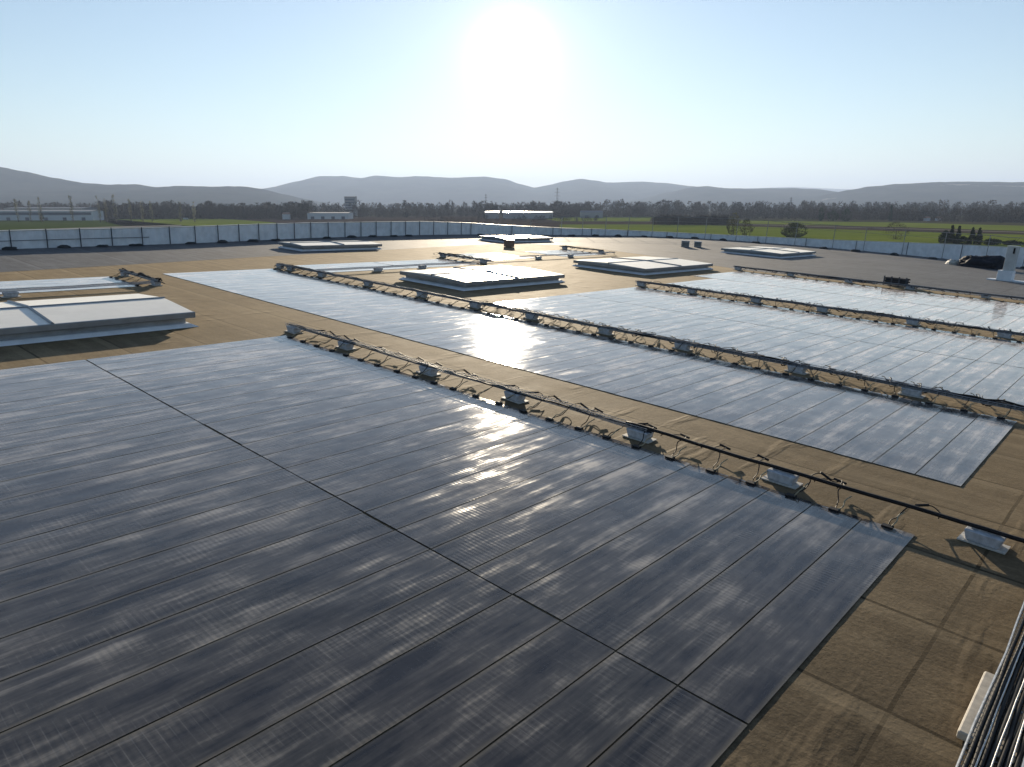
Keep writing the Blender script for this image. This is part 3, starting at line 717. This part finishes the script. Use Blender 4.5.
def crown_faces(rnd, H, W, base, n, size, shape='round', slim=0.35):
    V, Fc = [], []
    cl = [(rnd.uniform(-1, 1), rnd.uniform(-1, 1), rnd.random()) for _ in range(14)]
    for _ in range(n):
        if rnd.random() < .75:
            c = rnd.choice(cl); x, y, t = c[0] + rnd.gauss(0, .22), c[1] + rnd.gauss(0, .22), c[2] + rnd.gauss(0, .1)
        else: x, y, t = rnd.uniform(-1, 1), rnd.uniform(-1, 1), rnd.random()
        t = min(1, max(0, t))
        if shape == 'cone': r = (1 - t) * .95 + .05
        elif shape == 'column': r = (.55 + .45 * math.sin(math.pi * min(1, t * .9 + .1)))
        else: r = math.sin(math.pi * (t * .86 + .1)) ** .7
        q = math.hypot(x, y)
        if q > 1: x, y = x / q * rnd.uniform(.8, 1), y / q * rnd.uniform(.8, 1)
        p = Vector((x * r * W / 2, y * r * W / 2, base + t * (H - base)))
        up = Vector((x * .6 + rnd.gauss(0, .5), y * .6 + rnd.gauss(0, .5), rnd.gauss(.7, .5) if shape != 'cone' else rnd.gauss(-.2, .4))).normalized()
        sd_ = up.cross(Vector((rnd.gauss(0, 1), rnd.gauss(0, 1), rnd.gauss(0, 1)))).normalized()
        s = size * rnd.uniform(.6, 1.4); b0 = len(V)
        V += [tuple(p - up * s - sd_ * s * slim), tuple(p - up * s + sd_ * s * slim), tuple(p + up * s)]
        Fc.append((b0, b0 + 1, b0 + 2))
    return V, Fc
def wood(rnd, H, W, base, r, limbs=6):
    b = MB(); b.tube([(0, 0, -.3), (rnd.gauss(0, .02) * H, 0, H * .35), (rnd.gauss(0, .03) * H, rnd.gauss(0, .02) * H, H * .85)], r, 6, r * .25)
    for k in range(limbs):
        a = rnd.uniform(0, 6.28); z = rnd.uniform(base * .8, H * .6); L = W * rnd.uniform(.25, .45)
        b.tube([(0, 0, z), (math.cos(a) * L * .5, math.sin(a) * L * .5, z + L * .5), (math.cos(a) * L, math.sin(a) * L, z + L * 1.1)], r * .4, 4, r * .1)
    return b
def tree(name, label, x, Y, H, W, mat, n, size, shape='round', base=None, slim=.35, group=None, seed=0, cat='tree'):
    rnd = random.Random(seed); base = H * .2 if base is None else base
    root = empty(name, Matrix.Translation((x, Y, 0)), label, cat, group)
    b = MB(); b.v, b.f = crown_faces(rnd, H, W, base, n, size, shape, slim); b.build('crown', mat, root)
    wood(rnd, H, W, base, max(.12, H * .018)).build('trunk', BARK, root, True)
    return root
def belt(name, label, spots, kinds, seed):
    """one far-off wood"""
    rnd = random.Random(seed); V, Fc, tone = [], [], []
    for (x, Y, H) in spots:
        W = H * rnd.uniform(.6, 1.0); sh = rnd.choice(kinds)
        v, f = crown_faces(rnd, H, W, H * .02, 120, H * .075, sh, .3)
        wb = wood(rnd, H, W, H * .15, H * .018, 3); o = len(v); v = v + wb.v; f = f + [tuple(i + o for i in q) for q in wb.f]
        o = len(V); V += [(a + x, c + Y, z) for a, c, z in v]; Fc += [tuple(i + o for i in q) for q in f]; tone += [rnd.random()] * len(v)
    me = bpy.data.meshes.new(name); me.from_pydata(V, [], Fc); me.update()
    at = me.attributes.new('tone', 'FLOAT', 'POINT'); at.data.foreach_set('value', tone)
    me.materials.append(TWIG if 'cone' not in kinds else EVER)
    o = bpy.data.objects.new(name, me); COL.objects.link(o); tag(o, label, 'wood', kind='stuff'); return o
def belt_spots(px0, px1, D0, D1, n, h0, h1, seed):
    rnd = random.Random(seed); out = []
    for _ in range(n):
        px = rnd.uniform(px0, px1); Y = rnd.uniform(D0, D1); out.append((plain_x(px, Y), Y, rnd.uniform(h0, h1) * (1 + .25 * noise.noise(Vector((px * .05, Y * .003, seed))))))
    return out
belt('tree_belt', 'dark bare wood beyond the meadow at the left', belt_spots(98, 310, 960, 1150, 420, 12, 22, 1), ['round', 'column'], 1)
belt('tree_belt', 'hazy wood beyond the ploughed land in the middle', belt_spots(290, 590, 1100, 1500, 480, 10, 24, 2), ['round', 'column'], 2)
belt('tree_belt', 'hazy bare wood behind the right green fields', belt_spots(540, 1060, 1150, 1450, 560, 15, 25, 3), ['round', 'column'], 3)
belt('tree_belt', 'dark bare wood closing the right field edge', [(x, D_ , h_) for px_, t_, h_ in [(random.uniform(735, 1110), random.uniform(0, 130), random.uniform(9, 16)) for _ in range(430)] for D_ in [1010 - (px_ - 735) * .93 + t_] for x in [plain_x(px_, D_)]], ['round', 'column'], 4)
belt('tree_belt', 'dark block of wood standing forward in the green field', belt_spots(655, 728, 665, 730, 170, 6.5, 9, 5), ['round'], 5)
belt('tree_belt', 'faint wood behind the white warehouse at far left', belt_spots(-60, 120, 1250, 1600, 240, 12, 24, 6), ['round', 'column'], 6)
belt('tree_belt', 'low scrub on the dark bank in the middle', belt_spots(420, 600, 800, 900, 90, 3, 7, 7), ['round'], 7)
for k, (px, Y, H) in enumerate(((17, 800, 26), (30, 800, 24), (40, 790, 28), (72, 790, 30), (99, 780, 30), (106, 790, 27), (115, 785, 31), (130, 790, 26), (142, 800, 25), (151, 800, 24), (180, 800, 24), (194, 800, 23))):
    tree('poplar_tree', '%s from the left of the slim pale bare poplars' % ordinal(k + 1), plain_x(px, Y), Y, H * .92, 4.2, POP, 150, 1.1, 'column', 2.0, .22, 'slim poplars at the left', 50 + k)
tree('bushy_tree', 'taller left tree of the thin leafy pair beyond the right parapet', plain_x(735, 410), 410, plain_z(213, 410), 9.0, LEAF, 800, .36, 'round', 1.5, .5, 'leafy pair beyond the parapet', 71)
tree('bushy_tree', 'shorter right tree of the thin leafy pair beyond the right parapet', plain_x(748, 405), 405, plain_z(219, 405), 8.5, LEAF, 700, .36, 'round', .8, .5, 'leafy pair beyond the parapet', 72)
sb = tree('round_shrub', 'round dark shrub with pale seed heads beyond the right parapet', plain_x(796, 405), 405, plain_z(223, 405), 15.5, LEAF, 1700, .45, 'round', .3, .5, None, 73, 'shrub')
rnd = random.Random(5); b = MB(); b.v, b.f = crown_faces(rnd, plain_z(221, 405), 14, 4.0, 130, .3, 'round', .7); b.build('seed_heads', BLOS, sb)
tree('bare_shrub', 'thin leafless twiggy shrub on the green field at the right', plain_x(899, 380), 380, plain_z(222, 380), 13, TWIG, 900, .7, 'round', .2, .05, None, 74, 'shrub')
for k, (px, y, Y, W_, lab) in enumerate(((949, 231, 330, 6.0, 'dark conifer, left end of the dark conifer group beyond the parapet'), (955, 226, 330, 4.6, 'tallest dark conifer with pointed tip beyond the right parapet'), (962, 227, 328, 4.6, 'dark conifer right of the tallest one beyond the parapet'),
        (976, 228, 326, 4.2, 'narrow dark conifer, left of the second conifer pair'), (983, 228, 326, 4.2, 'narrow dark conifer, right of the second conifer pair'))):
    tree('conifer_tree', lab, plain_x(px, Y), Y, plain_z(y, Y), W_, EVER, 900, .5, 'cone' if k else 'round', .2, .4, 'dark conifers beyond the parapet', 80 + k)
for k, (px, y, W_, lab) in enumerate(((997, 239, 8.5, 'low dark hedge bush right of the conifers'), (1018, 241, 9, 'low dark hedge bush behind the duct chimney'), (968, 237, 8, 'low dark hedge bush between the two conifer pairs'))):
    tree('hedge_bush', lab, plain_x(px, 325), 325, plain_z(y, 325), W_, EVER, 700, .45, 'round', .05, .5, 'hedge bushes beyond the parapet', 90 + k, 'bush')
tree('spruce_tree', 'single pointed dark spruce rising above the right wood', plain_x(891, 850), 850, plain_z(206, 850), 7.5, EVER, 500, .9, 'cone', .5, .4, None, 95)
tree('pine_tree', 'dark tall pine at the left end of the evergreen clump', plain_x(821.5, 850), 850, plain_z(207.5, 850), 7, EVER, 420, .9, 'round', .5, .4, 'evergreen clump in the right wood', 96)
tree('pine_tree', 'broad dark pine at the right end of the evergreen clump', plain_x(846, 850), 850, plain_z(209, 850), 16, EVER, 700, .9, 'round', .5, .4, 'evergreen clump in the right wood', 97)
tree('pine_tree', 'low dark pine in the middle of the evergreen clump', plain_x(833, 850), 850, plain_z(211, 850), 15, EVER, 600, .9, 'round', .5, .4, 'evergreen clump in the right wood', 98)
tree('dark_tree', 'dark upright tree in front of the white warehouse at far left', plain_x(41, 830), 830, 9, 4, EVER, 260, .7, 'round', .5, .4, None, 99)

# ------------------------------------------------------------------ buildings on the plain
GREYB = simple('grey_wall', (0.3, 0.3, 0.31), 0.8); DARKB = simple('dark_band', (0.09, 0.1, 0.13), 0.6); PALEB = simple('pale_wall', (0.52, 0.54, 0.56), 0.7)
GLASSR = simple('glossy_sheet_roof', (0.5, 0.5, 0.5), 0.16, 0.9); TILE = simple('tile_roof', (0.25, 0.15, 0.11), 0.8)
def hall(name, label, px0, px1, D, depth, h, wall, roofm, band=None, cat='building', pitch=1.5, doors=0, group=None):
    x0, x1 = plain_x(px0, D), plain_x(px1, D); L = x1 - x0
    r = empty(name, Matrix.Translation(((x0 + x1) / 2, D + depth / 2, 0)), label, cat, group)
    b = MB(); b.box((0, 0, h / 2), (L, depth, h)); b.build('wall', wall, r)
    b = MB(); b.v = [(-L / 2 - .4, -depth / 2 - .4, h + .01), (L / 2 + .4, -depth / 2 - .4, h + .01), (L / 2 + .4, depth / 2 + .4, h + .01), (-L / 2 - .4, depth / 2 + .4, h + .01), (-L / 2 - .4, 0, h + pitch), (L / 2 + .4, 0, h + pitch)]
    b.f = [(0, 1, 5, 4), (2, 3, 4, 5), (1, 2, 5), (3, 0, 4), (3, 2, 1, 0)]; b.build('roof', roofm, r)
    if band:
        b = MB(); b.box((0, -depth / 2 - .06, h * band[0]), (L * .98, .1, h * band[1])); b.build('window_band', DARKB, r)
    for k in range(doors):
        b = MB(); b.box((-L / 2 + L * (k + .5) / doors, -depth / 2 - .06, 1.8), (4.5, .1, 3.6)); b.build('door', DARKB, r)
    return r
hall('warehouse', 'long white warehouse with a dark window band at far left', -40, 92, 880, 24, 11.0, PALEB, GREYB, (.72, .3), 'warehouse', 1.2, 7)
hall('warehouse', 'dark roofed shed rising behind the long white warehouse', 4, 82, 960, 40, 14.0, GREYB, DARKB, None, 'warehouse', 1.5)
hall('industrial_hall', 'low white hall in front of the middle wood', 307, 348, 960, 30, 8.0, PALEB, GREYB, None, 'hall', 1.0, 4)
tw = hall('tower_block', 'square dark grey tower block rising over the middle wood', 345, 355.5, 1250, 16, plain_z(196.5, 1250), GREYB, DARKB, None, 'tower block', .3)
hh = plain_z(196.5, 1250)
for k in range(6):
    b = MB(); b.box((0, -8.06, 5 + k * (hh - 6) / 6), (15, .1, 1.5)); b.build('window_band', DARKB, tw)
hall('greenhouse', 'long greenhouse with a roof flashing in the sun, in the middle distance', 503, 553, 1000, 55, 8.5, GREYB, GLASSR, None, 'greenhouse', 1.2)
hall('greenhouse', 'small greenhouse left of the long flashing one', 485, 499, 1000, 40, 8.5, GREYB, GLASSR, None, 'greenhouse', 1.6)
hall('barn', 'low dark barn at the left end of the right green field', 581, 603, 1050, 16, 8, GREYB, DARKB, None, 'barn', 2.5, 2)
hall('farmhouse', 'small pale farmhouse with tiled roof in front of the left wood', 282, 288, 940, 9, 6.5, PALEB, TILE, None, 'house', 2.5, 0)
hall('cottage', 'left of two tiny white cottages at the right field edge', 928, 931.5, 840, 7, 3.4, PALEB, TILE, None, 'house', 1.6, 0, 'white cottages')
hall('cottage', 'right of two tiny white cottages at the right field edge', 939.5, 943, 840, 7, 3.4, PALEB, TILE, None, 'house', 1.6, 0, 'white cottages')
# van by the wood
Yv = 925; r = empty('parked_van', Matrix.Translation((plain_x(185, Yv), Yv, .1)), 'small white van parked at the wood edge behind the left field', 'van')
b = MB(); b.prism([(-3.0, -1.0), (3.0, -1.0), (3.0, 1.0), (-3.0, 1.0)], .5, 1.4); b.prism([(-3.0, -.95), (1.9, -.95), (1.9, .95), (-3.0, .95)], 1.4, 2.4); b.build('body', PALEB, r, bevel=.1)
b = MB(); b.box((1.2, -.97, 1.85), (1.1, .06, .6)); b.build('window', M['black'], r)
for x in (-1.9, 1.9):
    for y in (-.95, .95):
        b = MB(); b.tube([(x, y - .1, .42), (x, y + .1, .42)], .42, 12); b.build('wheel', M['black'], r)

# pylons
PYL = simple('pylon_steel', (0.12, 0.125, 0.13), 0.6, 0.3)
def pylon(label, px, D, ytop, W):
    H = plain_z(ytop, D); r = empty('power_pylon', Matrix.Translation((plain_x(px, D), D, 0)), label, 'pylon', 'power pylons')
    b = MB(); lev = [(0, W / 2), (H * .35, W * .3), (H * .62, W * .15), (H * .98, W * .06)]
    for (z0, a0), (z1, a1) in zip(lev, lev[1:]):
        for sx in (-1, 1):
            for sy in (-1, 1):
                b.tube([(sx * a0, sy * a0, z0), (sx * a1, sy * a1, z1)], .22, 4)
                b.tube([(sx * a0, sy * a0, z0), (-sx * a1, sy * a1, z1)], .13, 4)
    b.build('lattice_tower', PYL, r)
    for z, L in ((H * .66, W * .8), (H * .8, W * .65), (H * .92, W * .5)):
        b = MB(); b.tube([(-L, 0, z), (0, 0, z + .9), (L, 0, z)], .2, 4); b.tube([(-L, 0, z), (L, 0, z)], .16, 4); b.build('cross_arm', PYL, r)
pylon('hazy lattice pylon right of the sun\'s reflection, over the middle wood', 557, 1700, 187, 10)
pylon('hazy lattice pylon over the wood right of the leafy pair', 790, 1700, 197, 9)
pylon('thin small lattice pylon left of the flashing greenhouse', 486, 1500, 193.5, 5)
